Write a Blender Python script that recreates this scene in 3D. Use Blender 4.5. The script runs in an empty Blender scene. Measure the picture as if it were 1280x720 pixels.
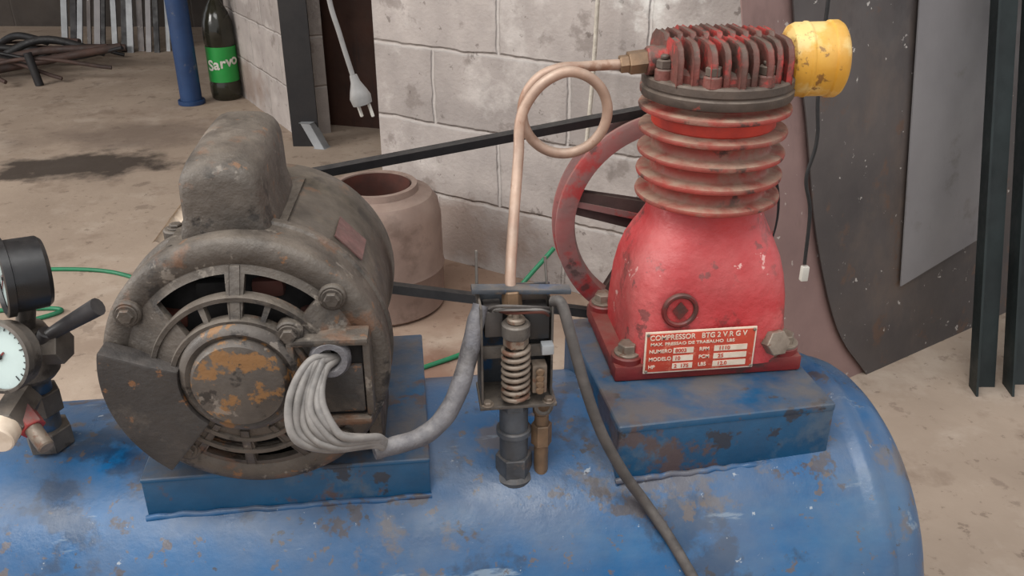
import bpy, bmesh, math, random
from mathutils import Vector, Matrix, Euler
random.seed(7)
V=Vector
scn=bpy.context.scene
H=1.05
YAW=math.radians(7)
def bg(r,g,z=0.0):
    c,s=math.cos(YAW),math.sin(YAW)
    return V((r*c+g*s,-r*s+g*c,z))
def srgb(r,g,b):
    f=lambda c:(c/255/12.92) if c/255<=.04045 else ((c/255+.055)/1.055)**2.4
    return (f(r),f(g),f(b),1)

# ---------------------------------------------------------------- materials
def N(nt,t,**k):
    n=nt.nodes.new(t)
    for a,b in k.items(): setattr(n,a,b)
    return n
def spot(env,c,rad,a,b_,amt,color,col,ns=7):
    nt,L,tc,mix,noise=env
    vm=N(nt,'ShaderNodeVectorMath',operation='SUBTRACT'); L.new(tc.outputs['Object'],vm.inputs[0]); vm.inputs[1].default_value=c
    vs=N(nt,'ShaderNodeVectorMath',operation='DIVIDE'); L.new(vm.outputs[0],vs.inputs[0]); vs.inputs[1].default_value=rad
    ln=N(nt,'ShaderNodeVectorMath',operation='LENGTH'); L.new(vs.outputs[0],ln.inputs[0])
    ad=N(nt,'ShaderNodeMath',operation='ADD'); L.new(ln.outputs['Value'],ad.inputs[0])
    n=noise(ns,off=1.3); mu=N(nt,'ShaderNodeMath',operation='MULTIPLY'); L.new(n,mu.inputs[0]); mu.inputs[1].default_value=1.6; L.new(mu.outputs[0],ad.inputs[1])
    r=N(nt,'ShaderNodeMapRange'); L.new(ad.outputs[0],r.inputs[0]); r.inputs[1].default_value=a; r.inputs[2].default_value=b_; r.inputs[3].default_value=amt; r.inputs[4].default_value=0
    return mix(r.outputs[0],col,color)
def pmat(name,base,alt=None,patches=(),scale=8,rough=.6,metal=0,bump=.15,bscale=60,dust=None,dust_amt=.6,brick=None,spec=.5,trans=0,spots=()):
    m=bpy.data.materials.new(name); m.use_nodes=True; nt=m.node_tree; L=nt.links
    b=nt.nodes['Principled BSDF']
    tc=N(nt,'ShaderNodeTexCoord')
    def noise(sc,stretch=(1,1,1),off=0,detail=8,ro=.6):
        mp=N(nt,'ShaderNodeMapping'); mp.inputs['Scale'].default_value=stretch; mp.inputs['Location'].default_value=(off,off*1.7,off*.6)
        L.new(tc.outputs['Object'],mp.inputs[0])
        n=N(nt,'ShaderNodeTexNoise'); n.inputs['Scale'].default_value=sc; n.inputs['Detail'].default_value=detail; n.inputs['Roughness'].default_value=ro
        L.new(mp.outputs[0],n.inputs['Vector']); return n.outputs['Fac']
    def ramp(src,a,c):
        r=N(nt,'ShaderNodeMapRange'); r.inputs[1].default_value=a; r.inputs[2].default_value=c
        L.new(src,r.inputs[0]); return r.outputs[0]
    def mix(f,A,B):
        x=N(nt,'ShaderNodeMix',data_type='RGBA')
        if isinstance(f,float): x.inputs[0].default_value=f
        else: L.new(f,x.inputs[0])
        for i,s in ((6,A),(7,B)):
            if isinstance(s,tuple): x.inputs[i].default_value=s
            else: L.new(s,x.inputs[i])
        return x.outputs[2]
    col=mix(ramp(noise(scale),.35,.65),base,alt or base)
    hsrc=None
    if brick:
        sp=N(nt,'ShaderNodeSeparateXYZ'); L.new(tc.outputs['Object'],sp.inputs[0])
        cb=N(nt,'ShaderNodeCombineXYZ'); L.new(sp.outputs[0],cb.inputs[0]); L.new(sp.outputs[2],cb.inputs[1])
        nz=N(nt,'ShaderNodeTexNoise'); nz.inputs['Scale'].default_value=14; nz.inputs['Detail'].default_value=5; L.new(cb.outputs[0],nz.inputs['Vector'])
        sc=N(nt,'ShaderNodeVectorMath',operation='SCALE'); L.new(nz.outputs['Color'],sc.inputs[0]); sc.inputs['Scale'].default_value=.016
        ad=N(nt,'ShaderNodeVectorMath',operation='ADD'); L.new(cb.outputs[0],ad.inputs[0]); L.new(sc.outputs[0],ad.inputs[1])
        bt=N(nt,'ShaderNodeTexBrick'); bt.offset=.5
        L.new(ad.outputs[0],bt.inputs['Vector'])
        bt.inputs['Scale'].default_value=1; bt.inputs['Brick Width'].default_value=brick[0]; bt.inputs['Row Height'].default_value=brick[1]
        bt.inputs['Mortar Size'].default_value=.008; bt.inputs['Mortar Smooth'].default_value=.8
        bt.inputs['Color1'].default_value=(1,1,1,1); bt.inputs['Color2'].default_value=(.84,.84,.84,1); bt.inputs['Mortar'].default_value=(.9,.9,.9,1)
        x=N(nt,'ShaderNodeMix',data_type='RGBA',blend_type='MULTIPLY'); x.inputs[0].default_value=1
        L.new(col,x.inputs[6]); L.new(bt.outputs['Color'],x.inputs[7])
        f=N(nt,'ShaderNodeMath',operation='MULTIPLY'); L.new(bt.outputs['Fac'],f.inputs[0]); f.inputs[1].default_value=.6
        col=mix(f.outputs[0],x.outputs[2],brick[2]); hsrc=bt.outputs['Fac']
    for i,p in enumerate(patches):
        c,th,sc=p[0],p[1],p[2]; st=p[3] if len(p)>3 else (1,1,1); soft=p[4] if len(p)>4 else .05; amt=p[5] if len(p)>5 else 1
        f=ramp(noise(sc,st,3.1*(i+1),10,.65),th,th+soft)
        if amt<1:
            mm=N(nt,'ShaderNodeMath',operation='MULTIPLY'); L.new(f,mm.inputs[0]); mm.inputs[1].default_value=amt; f=mm.outputs[0]
        col=mix(f,col,c)
    env=(nt,L,tc,mix,noise)
    for s in spots: col=spot(env,s[0],s[1],s[2],s[3],s[4],s[5],col,s[6] if len(s)>6 else 7)
    if dust:
        ge=N(nt,'ShaderNodeNewGeometry'); sp=N(nt,'ShaderNodeSeparateXYZ'); L.new(ge.outputs['Normal'],sp.inputs[0])
        u=ramp(sp.outputs[2],-.1,.95); n=ramp(noise(scale*2.2,off=9),.3,.62)
        mm=N(nt,'ShaderNodeMath',operation='MULTIPLY'); L.new(u,mm.inputs[0]); L.new(n,mm.inputs[1])
        m2=N(nt,'ShaderNodeMath',operation='MULTIPLY'); L.new(mm.outputs[0],m2.inputs[0]); m2.inputs[1].default_value=dust_amt
        col=mix(m2.outputs[0],col,dust)
    L.new(col,b.inputs['Base Color'])
    b.inputs['Metallic'].default_value=metal
    b.inputs['Specular IOR Level'].default_value=spec
    b.inputs['Transmission Weight'].default_value=trans
    rr=N(nt,'ShaderNodeMapRange'); rr.inputs[1].default_value=.3; rr.inputs[2].default_value=.7; rr.inputs[3].default_value=max(0,rough-.12); rr.inputs[4].default_value=min(1,rough+.18)
    L.new(noise(scale*3,off=5),rr.inputs[0]); L.new(rr.outputs[0],b.inputs['Roughness'])
    if bump>0:
        bp=N(nt,'ShaderNodeBump'); bp.inputs['Strength'].default_value=bump; bp.inputs['Distance'].default_value=.004
        L.new(noise(bscale,off=2),bp.inputs['Height']); last=bp
        if hsrc is not None:
            b2=N(nt,'ShaderNodeBump',invert=True); b2.inputs['Strength'].default_value=.8; b2.inputs['Distance'].default_value=.008
            L.new(hsrc,b2.inputs['Height']); L.new(bp.outputs[0],b2.inputs['Normal']); last=b2
        L.new(last.outputs[0],b.inputs['Normal'])
    return m

DUST=srgb(140,127,114)
m_tank=pmat('tank_blue_paint',srgb(0,72,118),srgb(6,90,142),scale=5,rough=.33,bump=.25,bscale=45,
  patches=[(srgb(72,118,150),.53,6,(.3,1,1),.14,.45),(srgb(2,44,76),.56,9,(1,1,1),.05,.7),(srgb(100,88,80),.585,8,(1,1,1),.04,.7),(srgb(140,158,174),.615,24,(.22,1,1),.04,.6),(srgb(62,47,42),.60,17,(1,1,1),.03,.8),(srgb(92,78,70),.61,45,(1,1,1),.03,.8),(srgb(178,184,190),.67,60,(1,1,1),.02,.8),(srgb(40,34,34),.645,34,(1,1,1),.02,.8)],
  dust=srgb(122,118,114),dust_amt=.45,
  spots=[((.10,-.09,.20),(.07,.07,.10),1.1,1.7,.75,srgb(118,106,98),14),((-.29,-.12,.18),(.06,.06,.05),1.2,1.7,.8,srgb(100,86,76),18),((.02,-.1,.2),(.05,.08,.06),1.1,1.7,.7,srgb(120,110,102),14),
    ((.105,-.166,.125),(.05,.02,.008),1.3,1.6,.8,srgb(176,96,110),30),((-.42,-.1,.2),(.1,.12,.08),1.1,1.7,.6,srgb(84,72,66),14),((-.32,-.16,.13),(.05,.03,.04),1.2,1.6,.7,srgb(84,64,58),20),((.30,-.16,.16),(.12,.03,.03),1.1,1.6,.6,srgb(108,90,82),20),((.53,0,.1),(.05,.3,.3),.9,1.5,.4,srgb(110,132,150),12)])
m_blue2=pmat('bracket_blue_paint',srgb(4,62,96),srgb(12,82,122),scale=9,rough=.42,bump=.25,
  patches=[(srgb(86,100,112),.55,10,(1,1,1),.08,.55),(srgb(84,62,52),.575,12,(1,1,1),.04,.8),(srgb(40,36,38),.60,20,(1,1,1),.03,.8)],dust=srgb(100,94,90),dust_amt=.85)
m_motor=pmat('motor_dusty_grey',srgb(88,79,71),srgb(60,53,47),scale=16,rough=.52,bump=.55,bscale=110,
  patches=[(srgb(110,74,50),.565,18,(1,1,1),.07,.7),(srgb(32,28,26),.575,26,(1,1,1),.05,.85),(srgb(140,130,119),.605,34,(1,1,1),.04,.6),(srgb(128,84,46),.63,50,(1,1,1),.03,.7)],dust=srgb(136,125,113),dust_amt=.48)
m_motor_dk=pmat('motor_dark_cover',srgb(58,54,52),srgb(42,39,38),scale=18,rough=.48,bump=.4,bscale=140,
  patches=[(srgb(126,84,50),.605,36,(1,1,1),.03,.8),(srgb(92,84,77),.56,14,(1,1,1),.08,.5)],dust=srgb(100,92,86),dust_amt=.4)
m_shell=pmat('motor_shell',srgb(72,65,57),srgb(50,45,40),scale=10,rough=.4,bump=.3,
  patches=[(srgb(104,93,78),.53,12,(1,1,1),.1,.6),(srgb(30,27,26),.575,20,(1,1,1),.04,.8),(srgb(106,72,48),.61,24,(1,1,1),.04,.7)],dust=srgb(124,113,101),dust_amt=.5)
m_rustcap=pmat('hub_cap_worn',srgb(94,86,79),srgb(66,59,54),scale=20,rough=.5,bump=.4,patches=[(srgb(136,96,54),.55,40,(1,1,1),.04,.85),(srgb(34,30,28),.57,34,(1,1,1),.04,.8),(srgb(138,128,118),.61,30,(1,1,1),.03,.6)])
m_red=pmat('pump_red_paint',srgb(190,50,54),srgb(166,38,42),scale=7,rough=.42,bump=.5,bscale=80,
  patches=[(srgb(210,112,108),.53,8,(1,1,1),.14,.5),(srgb(104,38,34),.57,16,(1,1,1),.05,.7),(srgb(60,40,36),.62,30,(1,1,1),.03,.7),(srgb(232,200,190),.66,40,(1,1,1),.02,.7)],dust=srgb(214,142,138),dust_amt=.6)
m_redd=pmat('pump_red_flange',srgb(132,34,34),srgb(100,30,28),scale=12,rough=.5,bump=.3,patches=[(srgb(70,46,40),.54,16,(1,1,1),.06,.85)],dust=srgb(124,92,82),dust_amt=.7)
m_ring=pmat('cylinder_fin_red',srgb(160,52,44),srgb(126,58,48),scale=16,rough=.6,bump=.4,bscale=120,
  patches=[(srgb(130,96,82),.51,20,(1,1,1),.1,.8),(srgb(54,38,34),.575,24,(1,1,1),.05,.85)],dust=srgb(158,130,112),dust_amt=1.0)
m_barrel=pmat('cylinder_barrel',srgb(206,58,36),srgb(140,44,36),scale=12,rough=.6,bump=.2)
m_head=pmat('head_casting',srgb(128,66,58),srgb(84,62,54),scale=22,rough=.6,bump=.4,bscale=140,patches=[(srgb(184,58,54),.52,24,(1,1,1),.06,.85),(srgb(42,34,31),.58,30,(1,1,1),.05,.8)],dust=srgb(98,88,79),dust_amt=1.0)
m_headp=pmat('head_plate',srgb(90,76,67),srgb(66,56,50),scale=22,rough=.55,bump=.35,metal=.1,patches=[(srgb(160,68,56),.59,20,(1,1,1),.04,.8)],dust=DUST,dust_amt=.5)
m_black=pmat('belt_rubber',srgb(26,25,26),srgb(38,36,36),scale=30,rough=.6,bump=.1,dust=srgb(76,71,68),dust_amt=.35)
m_dark=pmat('cavity_shade_black',srgb(18,16,15),srgb(28,24,22),scale=30,rough=.9,bump=.2)  # near-black, stands in for shade inside the motor openings
m_rim=pmat('flywheel_worn_red',srgb(158,92,89),srgb(132,106,102),scale=14,rough=.55,bump=.3,patches=[(srgb(176,48,48),.51,10,(1,1,1),.06,.85),(srgb(76,56,53),.58,20,(1,1,1),.05,.8)],dust=DUST,dust_amt=.5)
m_spoke=pmat('flywheel_spoke_grime',srgb(92,72,68),srgb(66,52,50),scale=14,rough=.6,bump=.3,patches=[(srgb(160,58,56),.55,14,(1,1,1),.06,.7)],dust=DUST,dust_amt=.5)
m_rust_rod=pmat('rusty_rod',srgb(84,62,54),srgb(58,46,42),scale=10,rough=.7,bump=.1)
m_copper=pmat('dusty_copper_tube',srgb(182,150,130),srgb(150,120,103),scale=24,rough=.5,metal=.2,bump=.2,patches=[(srgb(136,92,66),.57,30,(1,1,1),.05,.65)],dust=srgb(190,172,156),dust_amt=.6)
m_brass=pmat('old_brass',srgb(142,114,88),srgb(104,86,70),scale=30,rough=.45,metal=.4,bump=.2)
m_yellow=pmat('filter_yellow_paint',srgb(222,168,60),srgb(204,146,46),scale=14,rough=.5,bump=.2,patches=[(srgb(230,202,134),.52,14,(1,1,1),.08,.7),(srgb(120,78,36),.59,26,(1,1,1),.03,.85)],dust=srgb(228,206,150),dust_amt=.4)
m_steel=pmat('dusty_steel',srgb(112,106,100),srgb(76,72,69),scale=26,rough=.5,metal=.3,bump=.3,patches=[(srgb(48,44,42),.56,30,(1,1,1),.05,.7)],dust=DUST,dust_amt=.6)
m_bolt=pmat('bolt_steel',srgb(150,136,122),srgb(108,94,82),scale=40,rough=.5,metal=.3,bump=.3,patches=[(srgb(116,74,54),.56,50,(1,1,1),.05,.7)])
m_fit=pmat('pipe_fitting_grime',srgb(84,90,98),srgb(62,64,68),scale=26,rough=.5,metal=.2,bump=.3,patches=[(srgb(30,80,124),.53,16,(1,1,1),.05,.8),(srgb(112,96,84),.57,20,(1,1,1),.05,.7)],dust=DUST,dust_amt=.5)
m_wire=pmat('grey_wire',srgb(132,127,123),srgb(100,96,93),scale=40,rough=.5,bump=.1,dust=srgb(168,160,152),dust_amt=.5)
m_sleeve=pmat('cable_tape',srgb(108,106,110),srgb(82,80,84),scale=30,rough=.5,bump=.5,bscale=160,patches=[(srgb(58,54,55),.56,26,(1,1,1),.05,.7)],dust=srgb(166,160,156),dust_amt=.55)
m_cable=pmat('black_cable_dusty',srgb(80,74,71),srgb(62,58,56),scale=40,rough=.6,bump=.1,dust=srgb(128,120,113),dust_amt=.5)
m_white=pmat('off_white',srgb(214,210,200),srgb(196,190,180),scale=20,rough=.5,bump=.05)
m_plug=pmat('grey_plug_rubber',srgb(150,147,144),srgb(128,125,122),scale=20,rough=.5,bump=.1)
m_glass=pmat('gauge_dial',srgb(196,212,208),srgb(186,200,198),scale=20,rough=.15,bump=0)
m_blackpl=pmat('black_plastic',srgb(22,22,24),srgb(32,32,34),scale=20,rough=.35,bump=.05,dust=srgb(80,75,72),dust_amt=.3)
m_handle=pmat('tap_handle_grey',srgb(66,64,66),srgb(50,48,50),scale=20,rough=.5,bump=.2,dust=srgb(110,104,100),dust_amt=.5)
m_redtag=pmat('nameplate_red',srgb(198,72,48),srgb(180,62,44),scale=60,rough=.5,bump=.05,patches=[(srgb(214,130,104),.56,60,(1,1,1),.06,.6)])
m_cream=pmat('nameplate_cream',srgb(234,216,196),srgb(214,194,172),scale=60,rough=.5,bump=.05)
fc=bg(-1.60,3.18); fc2=bg(-1.5,3.6); fc3=bg(-.2,2.2); fc4=bg(-.2,1.7)
m_floor=pmat('dusty_concrete',srgb(180,161,144),srgb(162,144,128),scale=2.2,rough=.85,bump=.35,bscale=30,
  patches=[(srgb(196,180,165),.53,5,(1,1,1),.15,.5),(srgb(138,119,104),.56,7,(1,1,1),.1,.55),(srgb(112,96,84),.62,30,(1,1,1),.03,.5),(srgb(124,107,95),.60,12,(1,1,1),.04,.5)],spec=.2,
  spots=[((fc2.x,fc2.y-4,.05),(.6,.22,1),1.2,1.9,.6,srgb(116,101,91)),((fc.x,fc.y-4,.05),(.46,.19,1),1.35,1.7,.9,srgb(64,56,51)),((fc3.x,fc3.y-4,.05),(.6,.5,1),1.2,1.9,.5,srgb(122,88,70)),((fc4.x,fc4.y-4,.05),(.2,.2,1),1.2,1.9,.6,srgb(112,66,48))])
m_block=pmat('concrete_block_wall',srgb(184,174,168),srgb(160,151,146),scale=6,rough=.9,bump=.7,bscale=90,brick=(.40,.2,srgb(198,190,184)),
  patches=[(srgb(206,198,192),.55,5,(1,1,1),.12,.6),(srgb(126,116,110),.59,9,(1,1,1),.06,.6),(srgb(100,90,84),.64,30,(1,1,1),.03,.6)],spec=.15,
  spots=[((.80,-.07,.85),(.16,.3,.22),1.25,1.5,.85,srgb(232,230,224),10),((.2,-.07,.1),(.5,.3,.14),1.2,1.7,.5,srgb(130,104,88),10)])
m_plaster=pmat('white_washed_block',srgb(170,160,152),srgb(150,142,134),scale=8,rough=.9,bump=.5,bscale=70,patches=[(srgb(214,210,204),.57,6,(1,1,1),.08,.8)],spec=.15,brick=(.4,.2,srgb(170,164,156)))
m_backw=pmat('back_wall_dark_grey',srgb(76,68,62),srgb(58,52,48),scale=3,rough=.9,bump=.3,brick=(.4,.2,srgb(92,84,78)))  # dark grey block colour
m_skyblock=pmat('sky_blocker_grey',srgb(92,86,80),srgb(76,70,66),scale=3,rough=.8,bump=.2)  # surface of the added sky-blocking roof slab
m_wood=pmat('dark_wood_panel',srgb(70,42,30),srgb(50,30,22),scale=4,rough=.7,bump=.2,patches=[(srgb(36,24,20),.55,5,(6,6,.6),.1,.8)])
m_pink=pmat('rusty_pink_sheet',srgb(144,116,110),srgb(124,99,95),scale=4,rough=.6,metal=0,bump=.1,patches=[(srgb(100,78,73),.53,6,(1,1,.4),.12,.65),(srgb(215,205,195),.66,40,(1,1,1),.02,.6)])
m_dsheet=pmat('dark_steel_sheet',srgb(92,84,81),srgb(72,66,65),scale=3,rough=.5,metal=.15,bump=.08,patches=[(srgb(116,99,87),.52,3,(1,1,.6),.15,.65),(srgb(54,49,49),.57,5,(1,1,.6),.1,.6),(srgb(104,78,62),.59,14,(1,1,1),.06,.6),(srgb(215,208,200),.655,45,(1,1,1),.02,.7)])
m_lsheet=pmat('light_steel_sheet',srgb(138,134,134),srgb(124,120,121),scale=3,rough=.5,metal=.1,bump=.06,patches=[(srgb(104,97,92),.59,8,(1,1,1),.08,.5)])
m_bar=pmat('dark_green_angle',srgb(36,46,46),srgb(26,34,34),scale=8,rough=.5,bump=.1,metal=.1)
m_bpipe=pmat('blue_pipe_paint',srgb(32,62,104),srgb(24,50,88),scale=9,rough=.5,bump=.1,patches=[(srgb(90,92,100),.6,12,(1,1,1),.05,.7)])
m_bpost=pmat('black_post_paint',srgb(26,24,26),srgb(36,33,33),scale=9,rough=.55,bump=.1)
m_drum=pmat('clay_drum_plastic',srgb(152,128,116),srgb(128,107,97),scale=6,rough=.75,bump=.2,patches=[(srgb(104,84,74),.53,8,(1,1,1),.1,.7)],dust=srgb(168,150,138),dust_amt=.5)
m_drumin=pmat('drum_inside',srgb(92,46,34),srgb(60,36,30),scale=8,rough=.8,bump=.2)
m_green=pmat('green_cord',srgb(34,128,86),srgb(40,110,78),scale=20,rough=.5,bump=0)
m_bottle=pmat('dark_bottle_plastic',srgb(62,60,48),srgb(44,42,34),scale=10,rough=.12,bump=0,trans=.3)
m_label=pmat('green_label',srgb(40,150,66),srgb(34,134,58),scale=10,rough=.4,bump=0)
m_palegrey=pmat('pale_steel_profile',srgb(172,174,176),srgb(140,142,144),scale=8,rough=.5,bump=.05)
m_rope=pmat('white_rope',srgb(206,198,184),srgb(180,170,156),scale=60,rough=.9,bump=.5,bscale=300)
m_mplate=pmat('motor_plate',srgb(122,88,84),srgb(98,74,70),scale=60,rough=.5,bump=.1)

# ---------------------------------------------------------------- geometry helpers
def root(name,loc=(0,0,0),rotz=0):
    e=bpy.data.objects.new(name,None); e.empty_display_size=.05; e.location=loc; e.rotation_euler=(0,0,rotz)
    scn.collection.objects.link(e); return e
def fin(bm,name,mat,rt=None,bevel=0,seg=2,sharp=35,smooth=True):
    if bevel>0:
        bm.normal_update()
        es=[e for e in bm.edges if len(e.link_faces)==2 and e.calc_face_angle(0)>math.radians(30)]
        if es: bmesh.ops.bevel(bm,geom=es,offset=bevel,segments=seg,profile=.6,affect='EDGES',clamp_overlap=True)
    bmesh.ops.recalc_face_normals(bm,faces=bm.faces)
    for f in bm.faces: f.smooth=smooth
    for e in bm.edges:
        if len(e.link_faces)==2 and e.calc_face_angle(0)>math.radians(sharp): e.smooth=False
    me=bpy.data.meshes.new(name); bm.to_mesh(me); bm.free()
    me.materials.append(mat)
    o=bpy.data.objects.new(name,me); scn.collection.objects.link(o)
    if rt is not None: o.parent=rt; o.location=-V(rt.location)
    return o
def frame(axis):
    a=V(axis).normalized(); t=V((0,0,1)) if abs(a.z)<.9 else V((0,1,0))
    u=a.cross(t).normalized(); w=u.cross(a).normalized()
    return a,u,w
def box(name,c,s,mat,rt=None,bevel=.002,rot=None,seg=2):
    bm=bmesh.new(); bmesh.ops.create_cube(bm,size=1); bmesh.ops.scale(bm,vec=s,verts=bm.verts)
    if rot: bmesh.ops.rotate(bm,matrix=Euler(rot).to_matrix(),verts=bm.verts)
    bmesh.ops.translate(bm,vec=c,verts=bm.verts)
    return fin(bm,name,mat,rt,bevel,seg)
def lathe(name,prof,org,axis,mat,rt=None,seg=64,cap=True,phase=0,sharp=35,bevel=0):
    a,u,w=frame(axis); org=V(org); bm=bmesh.new(); rings=[]
    for r,h in prof:
        if r<=1e-6: rings.append([bm.verts.new(org+a*h)])
        else: rings.append([bm.verts.new(org+a*h+(u*math.cos(t)+w*math.sin(t))*r) for t in [phase+2*math.pi*i/seg for i in range(seg)]])
    for A,B in zip(rings,rings[1:]):
        if len(A)==1 and len(B)==1: continue
        for i in range(seg):
            j=(i+1)%seg
            if len(A)==1: bm.faces.new((A[0],B[j],B[i]))
            elif len(B)==1: bm.faces.new((A[i],A[j],B[0]))
            else: bm.faces.new((A[i],A[j],B[j],B[i]))
    if cap:
        for R in (rings[0],rings[-1]):
            if len(R)>2: bm.faces.new(R)
    return fin(bm,name,mat,rt,bevel,2,sharp)
def cyl(name,p1,p2,r,mat,rt=None,seg=32,r2=None,bevel=.0015):
    p1=V(p1); p2=V(p2); l=(p2-p1).length; r2=r if r2 is None else r2
    b=min(bevel,r*.4,r2*.4,l*.4)
    return lathe(name,[(r-b,0),(r,b),(r2,l-b),(r2-b,l)],p1,p2-p1,mat,rt,seg)
def hexn(name,p1,p2,r,mat,rt=None,phase=0): return cyl(name,p1,p2,r,mat,rt,seg=6,bevel=.001)
def catmull(pts,n=10,closed=False):
    P=[V(p) for p in pts]; out=[]; m=len(P)
    rng=range(m if closed else m-1)
    for i in rng:
        p1=P[i]; p2=P[(i+1)%m]
        p0=P[i-1] if (i>0 or closed) else p1*2-p2
        p3=P[(i+2)%m] if (i+2<m or closed) else p2*2-p1
        for k in range(n):
            t=k/n; out.append(.5*((2*p1)+(p2-p0)*t+(2*p0-5*p1+4*p2-p3)*t*t+(3*p1-p0-3*p2+p3)*t**3))
    if not closed: out.append(P[-1])
    return out
def tube(name,pts,r,mat,rt=None,smooth=True,seg=12,n=10,rf=None,closed=False):
    P=catmull(pts,n,closed) if smooth else [V(p) for p in pts]
    bm=bmesh.new(); rings=[]; T=(P[1]-P[0]).normalized(); _,u,w=frame(T)
    for i,p in enumerate(P):
        t=((P[min(i+1,len(P)-1)]-P[max(i-1,0)])).normalized()
        u=(u-t*u.dot(t)).normalized(); w=t.cross(u)
        rr=r*(rf(i/(len(P)-1)) if rf else 1)
        rings.append([bm.verts.new(p+(u*math.cos(a)+w*math.sin(a))*rr) for a in [2*math.pi*k/seg for k in range(seg)]])
    pairs=list(zip(rings,rings[1:]))
    if closed: pairs.append((rings[-1],rings[0]))
    for A,B in pairs:
        for i in range(seg): bm.faces.new((A[i],A[(i+1)%seg],B[(i+1)%seg],B[i]))
    if not closed: bm.faces.new(rings[0]); bm.faces.new(rings[-1])
    return fin(bm,name,mat,rt,0,sharp=60)
def prism(name,pts,off,mat,rt=None,bevel=0):
    bm=bmesh.new(); A=[bm.verts.new(V(p)) for p in pts]; B=[bm.verts.new(V(p)+V(off)) for p in pts]
    bm.faces.new(A); bm.faces.new(B[::-1]); n=len(A)
    for i in range(n): bm.faces.new((A[i],A[(i+1)%n],B[(i+1)%n],B[i]))
    return fin(bm,name,mat,rt,bevel)
def loft(name,secs,mat,rt=None,n=56):
    bm=bmesh.new(); R=[]
    for z,cx,cy,hw,hd,e in secs:
        ring=[]
        for k in range(n):
            t=2*math.pi*k/n; c,s=math.cos(t),math.sin(t)
            ring.append(bm.verts.new((cx+hw*math.copysign(abs(c)**(2/e),c),cy+hd*math.copysign(abs(s)**(2/e),s),z)))
        R.append(ring)
    for A,B in zip(R,R[1:]):
        for i in range(n): bm.faces.new((A[i],A[(i+1)%n],B[(i+1)%n],B[i]))
    bm.faces.new(R[0]); bm.faces.new(R[-1])
    return fin(bm,name,mat,rt,0,sharp=40)
def polar(name,c,redges,solid,dome,mat,rt,th=.006,nt=144,t0=0,t1=360,bevel=0):
    bm=bmesh.new(); vs={}
    def vert(i,j):
        jj=j%nt if t1-t0>=360 else j
        if (i,jj) not in vs:
            t=math.radians(t0+(t1-t0)*jj/nt); r=redges[i]
            vs[(i,jj)]=bm.verts.new((c[0]+r*math.cos(t),c[1]-dome(r),c[2]+r*math.sin(t)))
        return vs[(i,jj)]
    for i in range(len(redges)-1):
        for j in range(nt):
            rm=(redges[i]+redges[i+1])/2; tm=t0+(t1-t0)*(j+.5)/nt
            if solid(rm,tm): bm.faces.new((vert(i,j),vert(i,j+1),vert(i+1,j+1),vert(i+1,j)))
    bmesh.ops.remove_doubles(bm,verts=bm.verts,dist=1e-5)
    ret=bmesh.ops.extrude_face_region(bm,geom=list(bm.faces))
    bmesh.ops.translate(bm,vec=(0,th,0),verts=[v for v in ret['geom'] if isinstance(v,bmesh.types.BMVert)])
    return fin(bm,name,mat,rt,bevel,sharp=40)
def text(name,s,loc,rot,size,mat,rt,align='LEFT',ext=.0003,sx=1,off=0):
    cu=bpy.data.curves.new(name,'FONT'); cu.body=s; cu.size=size; cu.extrude=ext; cu.align_x=align; cu.align_y='CENTER'; cu.offset=off
    o=bpy.data.objects.new(name,cu); scn.collection.objects.link(o); cu.materials.append(mat)
    o.rotation_euler=rot; o.scale=(sx,1,1)
    if rt is not None: o.parent=rt; o.location=V(loc)-V(rt.location)
    else: o.location=loc
    return o
def bolt(name,p,d,r,mat,rt,h=None,washer=True):
    p=V(p); d=V(d).normalized(); h=h or r*.9
    if washer: cyl(name+'_washer',p,p+d*r*.25,r*1.35,mat,rt,24,bevel=.0005)
    hexn(name+'_head',p,p+d*(h+r*.25),r,mat,rt)

# ================================================================ ROOM
bm=bmesh.new(); bmesh.ops.create_cube(bm,size=1); bmesh.ops.scale(bm,vec=(14,14,.1),verts=bm.verts)
fl=fin(bm,'floor',m_floor); fl.location=(0,4,-.05)
def wall(name,a,b,h,th,mat,z0=0):
    A=bg(*a); B=bg(*b); d=B-A; L=d.length
    bm=bmesh.new(); bmesh.ops.create_cube(bm,size=1); bmesh.ops.scale(bm,vec=(L,abs(th),h),verts=bm.verts)
    bmesh.ops.translate(bm,vec=(L/2,th/2,h/2),verts=bm.verts)
    o=fin(bm,name,mat,None,0)
    o.location=(A.x,A.y,z0); o.rotation_euler=(0,0,math.atan2(d.y,d.x)); return o
wall('wall_block',(-.37,2.45),(.64,1.84),2.6,.14,m_block)
wall('wall_right',(.64,1.84),(3.4,3.638),2.6,.14,m_plaster)
wall('wall_doorway_side',(-1.35,4.35),(-.87,3.55),2.6,.14,m_block)
wall('wall_back',(-5.5,6.2),(1.5,6.0),2.6,.14,m_backw)
wall('wall_inner',(-.80,3.75),(1.2,3.2),2.6,.08,m_wood)
wall('trim_door_head',(-.81,3.43),(-.37,2.45),.2,.1,m_bpost,2.4)
bm=bmesh.new(); bmesh.ops.create_cube(bm,size=1); bmesh.ops.scale(bm,vec=(9,5.4,.06),verts=bm.verts)
cl=fin(bm,'roof_sky_blocker',m_skyblock); cl.location=(-.8,3.9,2.66)  # unseen partial roof, added to keep overhead sky out of the tank's reflection

rt=root('door_post',bg(-.81,3.43,0))
prism('post_flange',[bg(-.865,3.43),bg(-.76,3.43),bg(-.76,3.44),bg(-.865,3.44)],(0,0,2.4),m_bpost,rt)
prism('post_web',[bg(-.865,3.44),bg(-.855,3.44),bg(-.855,3.52),bg(-.865,3.52)],(0,0,2.4),m_bpost,rt)
prism('post_foot_plate',[bg(-.775,3.40,0),bg(-.735,3.39,0),bg(-.72,3.43,0),bg(-.76,3.44,0)],bg(-.05,.01,.10),m_palegrey,rt,.004)

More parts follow.
